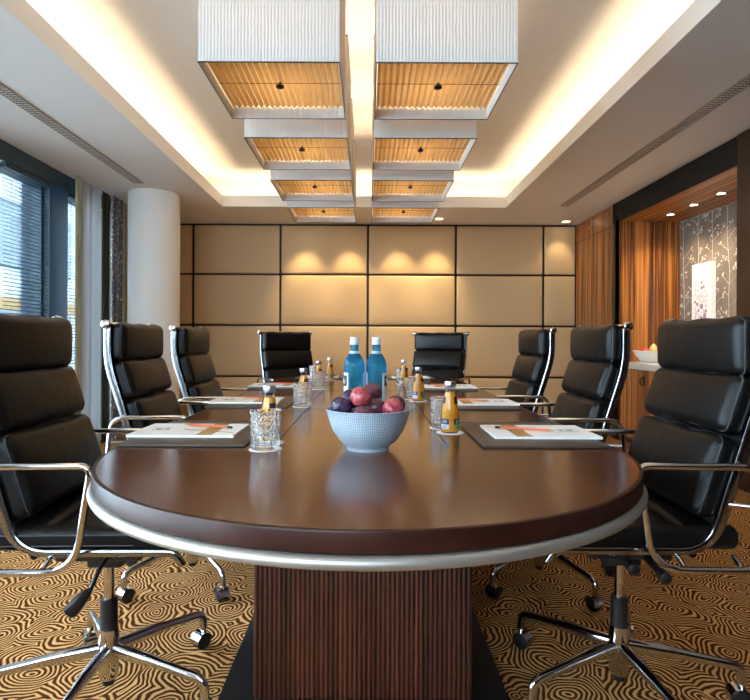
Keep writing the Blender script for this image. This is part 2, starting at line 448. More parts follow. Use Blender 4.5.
# left wall: window wall
panes = [(-1.45, 0.05), (0.10, 1.45), (1.50, 2.80), (2.85, 4.08), (4.14, 4.75), (5.04, 5.78)]
b = MB()
b.box(XL - 0.3, XL, YF, YB, 0, WB0); b.box(XL - 0.3, XL, YF, YB, WT + 0.05, HC)
b.box(XL - 0.3, XL, YF, panes[0][0], WB0, WT + 0.05); b.box(XL - 0.3, XL, panes[-1][1], YB, WB0, WT + 0.05)
struct(b, 'wall_left', 'white_paint', smooth=0)
b = MB().box(XL - 0.02, XL + 0.03, YF, panes[-1][1], WT, HC)
struct(b, 'trim_1', 'window_frame', smooth=0)
struct(MB().box(XL - 0.25, XL - 0.01, 4.75, 5.04, 0, WT), 'trim_2', 'pier_blue', smooth=0)
for k, (y0, y1) in enumerate(panes):
    f = MB(); fw = 0.035; xa, xb = XL - 0.16, XL - 0.06
    f.box(xa, xb, y0 - 0.025, y0 + fw, WB0, WT); f.box(xa, xb, y1 - fw, y1 + 0.025, WB0, WT)
    f.box(xa, xb, y0 + fw, y1 - fw, WB0, WB0 + fw); f.box(xa, xb, y0 + fw, y1 - fw, WT - fw, WT)
    fo = struct(f, 'window_%d' % (k + 1), 'window_frame', smooth=0)
    MB().box(XL - 0.116, XL - 0.106, y0 + fw, y1 - fw, WB0 + fw, WT - fw).build('pane', 'window_glass', fo, smooth=0)

def blind(y0, y1, label):
    o = thing('venetian_blind', label, 'blind', (XL - 0.02, (y0 + y1) / 2, WB0 + 0.05), group='venetian blinds at the windows')
    L = (y1 - y0) / 2; H = WT - WB0 - 0.05
    MB().box(-0.02, 0.02, -L, L, H - 0.04, H).build('headrail', 'window_frame', o, smooth=0)
    s = MB(); z = 0.0; a = radians(16)
    while z < H - 0.05:
        rows = []
        for (u, bow) in ((-1, 0), (-0.4, 0.0025), (0.4, 0.0025), (1, 0)):
            x = u * 0.0125 * cos(a) - bow * sin(a); zz = z - u * 0.0125 * sin(a) + bow
            rows.append([(x, -L, zz), (x, L, zz)])
        s.sheet(rows); s.sheet([[(p[0], p[1], p[2] - 0.0012) for p in r] for r in reversed(rows)]); z += 0.030
    s.build('slats', 'blind_slat', o, smooth=50)
    c = MB()
    for y in (-L * 0.75, L * 0.75): c.cyl((0.017, y, 0), (0.017, y, H - 0.03), 0.0012, 6)
    c.build('cord', 'pier_blue', o)
blind(4.16, 4.74, 'venetian blind at the window left of the dark blue pier')
blind(5.05, 5.30, 'narrow strip of venetian blind between blue pier and pale curtain')

# curtains
def drape(name, label, x0, y0, y1, mat, waves, amp, group='curtains behind the round column'):
    n = waves * 10; H = HC - 0.015; rows = []
    prof = []
    for k in range(n + 1):
        t = k / n; prof.append((x0 + amp * sin(2 * pi * waves * t) + amp * 0.3 * sin(5.1 * pi * waves * t + 1), y0 + (y1 - y0) * t + 0.25 * amp * cos(4 * pi * waves * t)))
    for z in (0.01, 0.6, 1.2, 1.8, H):
        rows.append([(p[0], p[1], z) for p in prof])
    b = MB().sheet(rows).sheet([[(p[0] - 0.004, p[1], p[2]) for p in reversed(r)] for r in rows])
    return tag(b.build(name, mat, smooth=60), label, 'curtain', group)
drape('sheer_curtain', 'pale grey sheer curtain hanging beside the narrow blind strip', XL + 0.12, 4.99, 5.40, 'sheer', 3, 0.010)
drape('edge_curtain', 'narrow cream curtain edge next to the blue window pier', XL + 0.14, 4.89, 4.98, 'beige_curtain', 2, 0.014)
drape('dark_curtain', 'narrow dark olive curtain between sheer curtain and printed drape', XL + 0.12, 5.41, 5.56, 'olive_curtain', 2, 0.016)
drape('printed_drape', 'grey drape printed with white blossom beside the round column', XL + 0.14, 5.57, 5.83, 'print_drape', 3, 0.024)
drape('beige_curtain', 'cream curtain right beside the round column', XL + 0.12, 5.85, 6.30, 'beige_curtain', 4, 0.024)

# round column
struct(MB().lathe([(0.247, 0), (0.247, HC)], 64, (-2.16, 5.6, 0)), 'column', 'white_paint')

# right wall with niche
b = MB(); wt = 0.1
b.box(XR, XR + wt, YF, NY0, 0, HC)                                           # near the camera
b.box(XR, XR + wt, NY0, 5.94, NZ + 0.005, HC, 1)                             # fascia over the niche
b.box(XR, XR + wt, NY1 + 0.003, 5.94, 0, NZ + 0.005)                                 # dark frame
b.box(XR - 0.012, XR, 3.75, NY0, 0, HC)                                      # dark post by the niche
z = NZ + 0.02
while z < HC - 0.01:
    b.box(XR - 0.006, XR, NY0, 5.90, z, z + 0.006, 1); z += 0.013
struct(b, 'wall_right', ['wenge_vertical', 'dark_groove'], smooth=0)
struct(MB().box(XR, NX + 0.02, NY1, NY1 + 0.1, 0, NZ + 0.1), 'trim_3', 'zebra_vertical', smooth=0)
struct(MB().box(XR + 0.02, NX + 0.02, NY0 - 0.1, NY0, 0, NZ + 0.1), 'trim_4', 'zebra_vertical', smooth=0)
struct(MB().box(XR + 0.005, NX + 0.02, NY0, NY1, NZ, NZ + 0.02), 'trim_5', 'zebra_along', smooth=0)
# niche back wall with a blossom pattern (thin printed relief in the wallpaper's own mesh)
b = MB().box(NX, NX + 0.05, NY0 - 0.1, NY1 + 0.1, 0, NZ)
rnd = random.Random(3)
def twig(y, z, dy, dz, n, r):
    pts = [(NX - 0.0008, y, z)]
    for k in range(n):
        y += dy + rnd.uniform(-0.012, 0.012); z += dz + rnd.uniform(-0.006, 0.006); pts.append((NX - 0.0008, y, min(z, NZ - 0.01)))
    b.tube(pts, r, 4, mi=1)
    return pts
def dot(y, z, r):
    if NY0 < y < NY1 - 0.01 and z < NZ - 0.02: b.lathe([(r, 0), (r * 0.6, 0.0012)], 7, (0, 0, 0), 1)
    else: return
    for k in range(len(b.v) - 14, len(b.v)):
        p = b.v[k]; b.v[k] = (NX - 0.0005 - p[2], y + p[0], z + p[1])
y = NY0 + 0.12
while y < NY1 - 0.03:
    main = twig(y, 0.86, 0.0, 0.1, 14, 0.0022)
    for p in main[1:]:
        for sgn in (-1, 1):
            if rnd.random() < 0.75:
                br = twig(p[1], p[2], sgn * 0.028, 0.022, rnd.randint(2, 4), 0.0016)
                e = br[-1]
                for _ in range(rnd.randint(3, 5)): dot(e[1] + rnd.uniform(-0.03, 0.03), e[2] + rnd.uniform(-0.03, 0.03), rnd.uniform(0.006, 0.011))
    y += 0.235
struct(b, 'wall_niche', ['wallpaper', 'blossom'], smooth=0)

# built-in cupboard of striped wood, with a low door and a top flap
t = thing('cupboard', 'tall striped wood cupboard in the corner by the padded wall', 'cupboard', (XR, 6.46, 0))
MB().box(0.022, 0.10, -0.515, 0.515, 0, HC - 0.003).build('carcass', 'black_line', t, smooth=0)
d = MB().box(0.0, 0.02, -0.51, 0.51, 0.02, 2.255).build('door', 'zebra_vertical', t, smooth=0)
MB().cyl((-0.012, 0.42, 1.05), (0.0, 0.42, 1.05), 0.014, 14).build('knob', 'chrome', d)
d = MB().box(0.0, 0.02, -0.51, 0.51, 2.262, HC - 0.01).build('top_flap', 'zebra_vertical', t, smooth=0)
MB().cyl((-0.008, 0.1, 2.36), (0.0, 0.1, 2.36), 0.012, 14).build('lock', 'cap_metal', d)

# low cabinets under the niche counter
dw = (NY1 - NY0) / 3
clabel = ['cabinet door unit under the stone counter, next to the striped niche end wall', 'middle low cabinet unit under the stone counter', 'low cabinet unit under the counter nearest the camera']
for k in range(3):
    y1 = NY1 - k * dw; t = thing('low_cabinet', 'striped wood ' + clabel[k], 'cabinet', (XR, y1 - dw / 2, 0), group='low cabinets under the niche counter')
    MB().box(0.03, 0.58, -dw / 2 + 0.002, dw / 2 - 0.002, 0.06, 0.755).build('body', 'black_line', t, smooth=0)
    MB().box(0.05, 0.55, -dw / 2 + 0.002, dw / 2 - 0.002, 0.0, 0.06).build('plinth', 'black_line', t, smooth=0)
    d = MB().box(0.008, 0.028, -dw / 2 + 0.003, dw / 2 - 0.003, 0.065, 0.75).build('door', 'zebra_vertical', t, smooth=0)
    h = MB(); h.tube([(-0.008, -0.19 + 0.036 * cos(a), 0.645 + 0.036 * sin(a)) for a in [2 * pi * q / 24 for q in range(24)]], 0.006, 8, True)
    h.lathe([(0.016, 0), (0.012, 0.012)], 14)
    for q in range(len(h.v) - 28, len(h.v)):
        p = h.v[q]; h.v[q] = (0.008 - p[2], p[0] - 0.19, 0.681 + p[1])
    h.build('ring_handle', 'brass_dark', d)
t = MB().rbox(0.325, (NY1 - NY0) / 2 - 0.001, 0.031, 0.006, 2, (1, 1, 1)).build('countertop', 'stone_counter', loc=(XR + 0.305, (NY0 + NY1) / 2, 0.787))
tag(t, 'pale stone counter running along the lit niche in the right wall', 'countertop')

# picture in the niche
t = thing('canvas_picture', 'white canvas picture of pale pebbles on the blossom wallpaper', 'picture', (NX - 0.026, 5.32, 1.12))
MB().box(-0.024, 0.024, -0.15, 0.15, 0, 0.66).build('canvas', 'canvas_white', t, smooth=0)
b = MB(); rp = random.Random(5); placed = []
for _ in range(4000):
    r = rp.uniform(0.016, 0.03); y, z = rp.uniform(-0.10, 0.10), rp.uniform(0.06, 0.50)
    if abs(y) + r > 0.115: continue
    if all((y - q[0]) ** 2 + (z - q[1]) ** 2 > (0.92 * (r + q[2])) ** 2 for q in placed): placed.append((y, z, r))
for (y, z, r) in placed:
    mi = 0 if rp.random() < 0.72 else 1
    b.ball((-0.0235, y, z), r, 12, 8, lambda p, a, tt: Vector((p.x * 0.12, p.y, p.z)), mi)
b.build('printed_pebbles', ['pebble', 'pebble_dark'], t)

# ------------------------------------------------------------------ ceiling fittings
def slot(x, y0, y1, label):
    t = thing('ceiling_vent', label, 'ceiling vent', (x, (y0 + y1) / 2, HC - 0.008), group='slot vents in the ceiling edge')
    L = (y1 - y0) / 2; w = 0.044
    MB().box(-w + 0.004, w - 0.004, -L, L, 0.004, 0.0078).build('backing', 'black_line', t, smooth=0)
    f = MB().box(-w, -w + 0.006, -L, L, -0.001, 0.0075).box(w - 0.006, w, -L, L, -0.001, 0.0075).box(-0.003, 0.003, -L, L, 0, 0.0075)
    f.box(-w, w, -L - 0.006, -L, -0.001, 0.0075).box(-w, w, L, L + 0.006, -0.001, 0.0075)
    f.build('frame', 'vent_trim', t, smooth=0)
    s = MB(); y = -L + 0.01
    while y < L - 0.01:
        for (xa, xb) in ((-w + 0.008, -0.005), (0.005, w - 0.008)):
            s.box(xa, xb, y, y + 0.013, -0.0008, 0.002)
        y += 0.03
    s.build('louvres', 'vent_metal', t, smooth=0)
slot(-2.14, -1.2, 5.16, 'long slot vent in the ceiling on the window side')
slot(2.11, -1.2, 5.97, 'long slot vent in the ceiling on the niche side')

def downlight(x, y, z, label, group, square, power, aim, spread=80, blend=0.6, col=(1, 0.80, 0.52)):
    t = thing('downlight', label, 'downlight', (x, y, z), group=group)
    if square:
        f = MB(); a, c = 0.055, 0.040
        for (x0, x1, y0, y1) in ((-a, a, -a, -c), (-a, a, c, a), (-a, -c, -c, c), (c, a, -c, c)): f.box(x0, x1, y0, y1, -0.006, -0.0005)
        f.build('frame', 'vent_metal', t, smooth=0)
        MB().box(-c, c, -c, c, -0.003, -0.0008).build('lamp_face', 'lamp_warm', t, smooth=0)
    else:
        MB().lathe([(0.032, -0.0008), (0.046, -0.0008), (0.046, -0.006), (0.034, -0.006), (0.032, -0.0008)], 28).build('bezel', 'chrome', t)
        MB().lathe([(0.033, -0.003), (0.033, -0.0008)], 28).build('lamp_face', 'lamp_warm', t)
    li = bpy.data.lights.new('spot', 'SPOT'); li.energy = power; li.spot_size = radians(spread); li.spot_blend = blend; li.color = col; li.shadow_soft_size = 0.03
    lo = bpy.data.objects.new('spot', li); COL.objects.link(lo); lo.location = (x, y, z - 0.012)
    lo.rotation_euler = (Vector(aim) - lo.location).to_track_quat('-Z', 'Y').to_euler()
bl = ['square downlight above the padded wall, nearest the round column', 'square downlight above the left part of the padded wall centre', 'square downlight behind the last lampshade of the right row', 'square downlight just right of the last lampshade of the right row']
for (x, q) in zip((-0.78, -0.23, 0.37, 0.845), bl):
    downlight(x, 6.64, HC, q, 'downlights along the padded wall', True, 24, (x, 6.93, 1.3), 66, 0.85, (1, 0.78, 0.45))
downlight(2.41, 6.77, HC, 'square downlight in the ceiling corner above the striped cupboard', 'downlights along the padded wall', True, 5, (2.2, 6.95, 0.8))
nl = ['deepest downlight in the niche ceiling, by the striped end wall', 'second downlight from the striped end wall in the niche ceiling', 'third downlight from the striped end wall in the niche ceiling', 'downlight in the niche ceiling nearest the camera']
for k in range(4):
    y = 5.44 - 0.39 * k
    downlight(2.96, y, NZ, nl[k], 'downlights in the niche ceiling', False, 13.5, (2.96, y, 0.8), 120, 0.8)

# cove light strips behind the lip
def strip(x, y, z, sx, sy, tilt, axis, power):
    li = bpy.data.lights.new('cove_strip', 'AREA'); li.shape = 'RECTANGLE'; li.size = sx; li.size_y = sy; li.energy = power; li.color = (1.0, 0.78, 0.50)
    lo = bpy.data.objects.new('cove_strip', li); COL.objects.link(lo); lo.location = (x, y, z)
    lo.rotation_euler = (pi + (tilt if axis == 'x' else 0), (tilt if axis == 'y' else 0), 0)
LY = CY1 - CY0; LX = CX1 - CX0; cz = HC + 0.05; PW = 1.25
strip(CX0 - 0.10, (CY0 + CY1) / 2, cz, 0.04, LY, radians(0), 'y', PW * LY)
strip(CX1 + 0.10, (CY0 + CY1) / 2, cz, 0.04, LY, radians(0), 'y', PW * LY)
strip((CX0 + CX1) / 2, CY1 + 0.10, cz, LX, 0.04, 0, 'x', PW * LX)
strip((CX0 + CX1) / 2, CY0 - 0.10, cz, LX, 0.04, 0, 'x', PW * LX)

# ------------------------------------------------------------------ pendant lamps
SH = 0.255; ZB = 2.03; STOP = 0.51
def make_pendant():
    t = thing('pendant_lamp', 'x', 'lamp', (0, 0, ZB), group='square pendant lamps over the table')
    b = MB(); th = 0.004
    b.box(-SH, SH, -SH, -SH + th, 0, STOP, 0).box(-SH, SH, SH - th, SH, 0, STOP, 0)
    b.box(-SH, -SH + th, -SH + th, SH - th, 0, STOP, 1).box(SH - th, SH, -SH + th, SH - th, 0, STOP, 1)
    b.build('shade', ['shade_fabric_x', 'shade_fabric_y'], t, smooth=0)
    for nm, z in (('rim_wire', 0.0), ('top_wire', STOP)):
        MB().tube([(-SH, -SH, z), (SH, -SH, z), (SH, SH, z), (-SH, SH, z)], 0.0026, 6, True).build(nm, 'black_line', t)
    n = 20; rows = [[], []]; W = SH - 0.008
    for k in range(2 * n + 1):
        x = -W + 2 * W * k / (2 * n); z = 0.042 + (0.014 if k % 2 else 0.0)
        rows[0].append((x, -W, z)); rows[1].append((x, W, z))
    d = MB().sheet(rows).build('diffuser', 'diffuser_fabric', t, smooth=0)
    MB().cyl((-W, 0, 0.0405), (W, 0, 0.0405), 0.0012, 6).build('cross_wire', 'black_line', d)
    MB().lathe([(0.004, 0.062), (0.006, 0.034), (0.016, 0.032), (0.017, 0.024), (0.008, 0.020), (0.0, 0.019)], 16).build('knob', 'black_plastic', t)
    MB().tube([(-SH, 0, STOP - 0.01), (SH, 0, STOP - 0.01)], 0.004, 8).build('cross_bar', 'chrome', t)
    MB().cyl((0, 0, 0.05), (0, 0, HU - ZB - 0.02), 0.006, 10).build('rod', 'chrome', t)
    MB().lathe([(0.05, HU - ZB - 0.025), (0.05, HU - ZB)], 24).build('ceiling_rose', 'white_paint', t)
    return t
pend = make_pendant()
rowname = ['first', 'second', 'third', 'fourth']
for r, yf in enumerate((2.0, 2.75, 3.48, 4.20)):
    for sgn, xc in ((0, -0.362), (1, 0.280)):
        o = pend if (r == 0 and sgn == 0) else copy_tree(pend)
        o.location = (xc, yf + SH, ZB)
        o['label'] = 'square pleated pendant lamp, %s from the camera in the %s row' % (rowname[r], 'right' if sgn else 'left')
        li = bpy.data.lights.new('bulb', 'POINT'); li.energy = 3.5; li.color = (1, 0.80, 0.54); li.shadow_soft_size = 0.06
        lo = bpy.data.objects.new('bulb', li); COL.objects.link(lo); lo.location = (xc, yf + SH + 0.05, ZB + 0.25)

# ------------------------------------------------------------------ table
TZ = 0.75; TR = 0.654; TC0, TC1 = 1.467, 3.85
def stadium(R, n=48):
    o = []
    for k in range(n + 1):
        a = pi + pi * k / n; o.append((R * cos(a), TC0 + R * sin(a)))
    for k in range(n + 1):
        a = pi * k / n; o.append((R * cos(a), TC1 + R * sin(a)))
    return o
tb = thing('conference_table', 'long dark wood conference table with rounded ends and reeded pedestal', 'table', (0, 0, 0))
def ring(mb, levels, mi=None):
    """stack of stadium outlines (radius, z), closed top and bottom"""
    n = 0; vs = []; fs = []
    for (R, z) in levels:
        ol = stadium(R); n = len(ol); vs += [(x, y, z) for x, y in ol]
    for i in range(len(levels) - 1):
        for k in range(n):
            l = (k + 1) % n; fs.append((i * n + k, i * n + l, (i + 1) * n + l, (i + 1) * n + k))
    fs.append(tuple(reversed(range(n)))); fs.append(tuple(range((len(levels) - 1) * n, len(levels) * n)))
    return mb.add(vs, fs, mi)
ring(MB(), [(TR - 0.009, TZ - 0.030), (TR - 0.009, TZ)]).build('tabletop', 'table_wood', tb, smooth=50)
def stad_band(prof):
    vs = []; fs = []
    for (R, z) in prof: vs += [(x, y, z) for x, y in stadium(R)]
    n = len(vs) // len(prof); m_ = len(prof)
    for i in range(m_):
        for k in range(n):
            l = (k + 1) % n; j = (i + 1) % m_; fs.append((i * n + k, i * n + l, j * n + l, j * n + k))
    return MB().add(vs, fs)
stad_band([(TR - 0.04, TZ - 0.037), (TR - 0.004, TZ - 0.037), (TR, TZ - 0.034), (TR, TZ - 0.004), (TR - 0.001, TZ - 0.001), (TR - 0.004, TZ), (TR - 0.009, TZ), (TR - 0.04, TZ - 0.031)]).build('edge_band', 'shaded_edge_wood', tb, smooth=50)  # rim split from the top so it can carry the painted edge shade
ring(MB(), [(TR - 0.03, TZ - 0.060), (TR - 0.002, TZ - 0.060), (TR + 0.006, TZ - 0.056), (TR + 0.009, TZ - 0.049), (TR + 0.006, TZ - 0.041), (TR - 0.002, TZ - 0.0375)]).build('edge_trim', 'satin_metal', tb, smooth=60)
il = MB(); e = 0.0006
il.box(-0.249, -0.244, 1.50, 3.80, TZ - 0.001, TZ + e).box(0.208, 0.213, 1.50, 3.80, TZ - 0.001, TZ + e)
il.box(-0.244, 0.208, 2.234, 2.239, TZ - 0.001, TZ + e).box(-0.244, 0.208, 3.06, 3.065, TZ - 0.001, TZ + e)
il.build('inlay_line', 'black_line', tb, smooth=0)
PX0, PX1, PY0, PY1 = -0.314, 0.292, 1.545, 3.78
b = MB(); out = []
def reeds(ax, ay, bx, by, n):
    dx, dy = (bx - ax) / n, (by - ay) / n; L = sqrt(dx * dx + dy * dy); nx, ny = dy / L, -dx / L
    for k in range(n):
        for (u, d) in ((0.0, -0.0045), (0.08, -0.0045), (0.12, 0.0), (0.45, 0.0022), (0.78, 0.0), (0.88, -0.0045)):
            out.append((ax + dx * (k + u) + nx * d, ay + dy * (k + u) + ny * d))
reeds(PX0, PY0, PX1, PY0, 46); reeds(PX1, PY0, PX1, PY1, 170); reeds(PX1, PY1, PX0, PY1, 46); reeds(PX0, PY1, PX0, PY0, 170)
b.prism(out, 0.03, TZ - 0.06); b.build('pedestal', 'pedestal_wood', tb, smooth=30)
MB().box(-0.413, 0.398, 1.535, 3.85, 0.0, 0.03).build('plinth', 'black_plastic', tb, smooth=0)

# ------------------------------------------------------------------ chairs
BS = 0.025
def back_y(z): return BS + (-0.297 if z > 0.935 else -0.297 + (0.935 - z) * 0.32)
RAIL = arc([(0, BS - 0.297, 1.095), (0, BS - 0.297, 0.935), (0, BS - 0.158, 0.50), (0, 0.255, 0.497), (0, 0.275, 0.465)], 0.075, 8)
def rail_mb(x, wid=0.014, dep=0.030):
    P = [Vector((p[1], p[2])) for p in RAIL]; n = len(P); vs = []; fs = []
    for i in range(n):
        a = P[max(i - 1, 0)]; b_ = P[min(i + 1, n - 1)]; t = (b_ - a).normalized(); nr = Vector((-t.y, t.x))
        for (u, w) in ((-1, -0.6), (-0.6, -1), (0.6, -1), (1, -0.6), (1, 0.6), (0.6, 1), (-0.6, 1), (-1, 0.6)):
            q = P[i] + nr * (w * (dep if P[i].y > 0.6 else 0.018 + (dep - 0.018) * max(0, (P[i].y - 0.5) / 0.1)) / 2); vs.append((x + u * wid / 2, q.x, q.y))
    for i in range(n - 1):
        for k in range(8):
            l = (k + 1) % 8; fs.append((i * 8 + k, i * 8 + l, (i + 1) * 8 + l, (i + 1) * 8 + k))
    fs.append(tuple(range(8))); fs.append(tuple(reversed(range((n - 1) * 8, n * 8))))
    return MB().add(vs, fs)
def rrect(hx, hz, y, r=0.022, n=5):
    return arc([(-hx, y, -hz), (hx, y, -hz), (hx, y, hz), (-hx, y, hz)], r, n, True)
def cushion(name, parent, w, h, t, yc, zc, tilt, bulge=0.015):
    hx, hy, hz = w / 2, t / 2, h / 2; rd = random.Random(name)
    def fn(x, y, z):
        f = (1 - (x / hx) ** 2) * (1 - (z / hz) ** 2)
        e = 0.003 * sin(9 * x / hx + 2 * z / hz) * (abs(z) / hz) ** 6
        return (x, y + (bulge * max(f, 0) ** 0.7 if y > 0 else 0), z + e)
    o = MB().rbox(hx, hy, hz, 0.027, 6, (12, 1, 8), fn).build(name, 'leather', parent, loc=(0, yc, zc), rot=(tilt, 0, 0), smooth=80)
    b = MB()
    for (ins, yo) in ((0.0135, hy - 0.0045), (0.0045, hy - 0.0135)):
        b.tube(rrect(hx - ins, hz - ins, yo, 0.018), 0.0016, 6, True)
    b.build('seam', 'stitching', o, smooth=80)
    return o
def make_chair():
    t = thing('office_chair', 'x', 'chair', group='black leather chairs round the conference table')
    sx = 0.224; tl = atan2(0.32, 1.0)
    for s in (-1, 1): rail_mb(s * sx).build('side_rail', 'rail_metal', t, smooth=50)
    b = MB().cyl((-0.246, BS - 0.297, 1.088), (0.246, BS - 0.297, 1.088), 0.010, 14)
    for s in (-1, 1):
        b.tube([(s * 0.229, BS - 0.297, 1.088), (s * 0.231, BS - 0.297, 1.088), (s * 0.246, BS - 0.297, 1.088), (s * 0.249, BS - 0.297, 1.088)], [0.014, 0.018, 0.018, 0.013], 18)
    b.build('top_bar', 'chrome', t)
    # leather sling behind the cushions
    P = [p for p in RAIL if p[2] > 0.50]; rows = []
    b = MB(); f = [[(-0.217, p[1] - 0.003, p[2]), (0.217, p[1] - 0.003, p[2])] for p in P]; g = [[(0.217, p[1] + 0.003, p[2]), (-0.217, p[1] + 0.003, p[2])] for p in P]
    b.sheet(f).sheet(g).build('back_sling', 'membrane', t, smooth=60)
    cushion('headrest', t, 0.440, 0.156, 0.060, BS - 0.2635, 1.017, 0.0)
    cushion('back_cushion', t, 0.444, 0.158, 0.062, back_y(0.866) + 0.0365, 0.866, tl)
    cushion('lumbar_cushion', t, 0.444, 0.215, 0.062, back_y(0.682) + 0.0365, 0.682, tl)
    # seat pad with two sewn grooves
    hx, hy, hz = 0.222, 0.225, 0.030
    def fn(x, y, z):
        if z > 0:
            z += 0.012 * (1 - (x / hx) ** 2) * (1 - (y / hy) ** 4) - 0.010 * (math.exp(-((y - 0.07) / 0.010) ** 2) + math.exp(-((y + 0.07) / 0.010) ** 2)) * (1 - (x / hx) ** 8)
        if y > 0.15: z -= 0.9 * (y - 0.15) ** 2 * 3
        return (x, y, z)
    o = MB().rbox(hx, hy, hz, 0.022, 5, (10, 40, 2), fn).build('seat', 'leather', t, loc=(0, 0.012, 0.528), smooth=80)
    b = MB()
    for z_ in (0.013, -0.013): b.tube([(p[0], p[1], z_) for p in arc([(-hx - 0.0, -hy, 0), (hx, -hy, 0), (hx, 0.14, 0)], 0.02, 5)] , 0.0016, 6)
    b.build('seam', 'stitching', o, smooth=80)
    for s in (-1, 1):
        loop = [(0.066, 0.722, 0.028), (0.028, 0.466, 0.08), (-0.262, 0.466, 0.075), (-0.238, 0.722, 0.06)]
        pts = []
        for i, (y, z, r) in enumerate(loop):
            pa, pb = loop[i - 1], loop[(i + 1) % 4]
            pts += arc([(s * 0.262, pa[0], pa[1]), (s * 0.262, y, z), (s * 0.262, pb[0], pb[1])], r, 8)[1:-1]
        loop = pts
        a = MB().tube(loop, 0.0092, 10, True)
        for (y, z) in ((-0.19, 0.480), (-0.05, 0.480)): a.cyl((s * 0.258, y, z - 0.008), (s * 0.222, y, z + 0.008), 0.006, 8)
        a.cyl((s * 0.262, -0.246, 0.62), (s * 0.224, back_y(0.62), 0.62), 0.006, 8)
        a.build('armrest', 'chrome', t, smooth=70)
    b = MB()
    for y in (-0.09, 0.11): b.tube([(-0.222, y, 0.492), (-0.10, y, 0.470), (0.10, y, 0.470), (0.222, y, 0.492)], 0.010, 8)
    b.build('seat_crossbar', 'chrome', t)
    b = MB().rbox(0.055, 0.12, 0.030, 0.010, 2, (2, 2, 1), mat=Matrix.Translation((0, -0.01, 0.437))).rbox(0.035, 0.05, 0.02, 0.008, 2, (1, 1, 1), mat=Matrix.Translation((0, 0, 0.402)))
    me = b.build('tilt_mechanism', 'black_plastic', t)
    l = MB().tube([(0.04, 0.02, 0.43), (0.10, 0.015, 0.405), (0.145, 0.01, 0.365)], 0.006, 8)
    l.tube([(0.140, 0.012, 0.372), (0.146, 0.004, 0.364), (0.156, -0.012, 0.345), (0.166, -0.030, 0.322), (0.168, -0.034, 0.318)], [0.006, 0.013, 0.019, 0.021, 0.014], 14, sq=(1.0, 0.5))
    l.build('lever', 'black_plastic', me)
    for (y, L, z) in ((0.03, 0.165, 0.425), (-0.035, 0.20, 0.418)):
        MB().tube([(-0.04, y, 0.436), (-L + 0.03, y, z + 0.003), (-L + 0.028, y, z + 0.003), (-L, y, z), (-L - 0.004, y, z)], [0.009, 0.010, 0.015, 0.016, 0.010], 12).build('adjusting_knob', 'black_plastic', me)
    MB().lathe([(0.0, 0.052), (0.022, 0.055), (0.027, 0.062), (0.029, 0.18), (0.026, 0.197), (0.0, 0.197)], 24).build('hub', 'chrome', t)
    p = MB().lathe([(0.0145, 0.19), (0.0145, 0.42)], 20).build('gas_post', 'chrome', t)
    MB().lathe([(0.0, 0.19), (0.024, 0.19), (0.024, 0.282), (0.017, 0.284), (0.0145, 0.284)], 22).build('sleeve', 'black_plastic', p)
    MB().lathe([(0.0, 0.038), (0.016, 0.038), (0.019, 0.053), (0.0, 0.054)], 18).build('hub_cap', 'black_plastic', t)
    for k in range(5):
        path = arc([(0.015, 0, 0.140), (0.16, 0, 0.130), (0.322, 0, 0.112), (0.326, 0, 0.062)], 0.03, 6)
        n = len(path); rr = [0.020 - 0.0065 * min(1, i / (n * 0.55)) for i in range(n)]
        lg = MB().tube(path, rr, 12, sq=(1.0, 0.8)).build('star_leg', 'chrome', t, rot=(0, 0, k * 2 * pi / 5), smooth=70)
        cb = MB()
        for s in (-1, 1):
            q = MB().lathe([(0.0, -0.008), (0.022, -0.008), (0.0265, -0.005), (0.0265, 0.005), (0.022, 0.008), (0.0, 0.008)], 20)
            cb.add([(0.318 + v_[0], s * 0.0115 + v_[2], 0.0265 + v_[1]) for v_ in q.v], q.f, 0)
        hood = []
        for u in range(9):
            a = radians(-5 + 190 * u / 8); hood.append([(0.318 + 0.030 * cos(a), -0.021, 0.0265 + 0.030 * sin(a)), (0.318 + 0.030 * cos(a), 0.021, 0.0265 + 0.030 * sin(a))])
        cb.sheet(hood, 1); cb.cyl((0.326, 0, 0.045), (0.326, 0, 0.066), 0.009, 10, 1)
        cb.build('caster', ['black_plastic', 'chrome'], lg, smooth=50)
    return t
chair = make_chair()
# x, y, direction the chair faces (degrees from +x), star leg angle, label
CH = [(0.741, 1.630, 178.5, 61, 'black leather office chair nearest the camera on the niche side'),
      (0.750, 2.42, 180, 4, 'black leather office chair on the niche side, in front of the counter bowl'),
      (0.750, 3.31, 181, 0, 'third black leather office chair from the camera on the niche side'),
      (-0.743, 1.60, 2, 53, 'black leather office chair nearest the camera on the window side'),
      (-0.768, 2.44, 0, 92, 'black leather office chair in front of the printed drape, second on the window side'),
      (-0.754, 3.16, 0, 180, 'black leather office chair in front of the round white column'),
      (-0.548, 4.47, -56, 120, 'black leather office chair at the far table end, nearer the window side'),
      (0.50, 4.49, -116, 60, 'black leather office chair at the far table end, nearer the niche side')]
for k, (x, y, d, st, lab) in enumerate(CH):
    o = chair if k == 0 else copy_tree(chair)
    o.location = (x, y, 0); rz = radians(d - 90); o.rotation_euler = (0, 0, rz); o['label'] = lab
    q = 0
    for ch in o.children:
        if ch.name.startswith('star_leg'):
            ch.rotation_euler = (0, 0, radians(st + 72 * q) - rz); q += 1

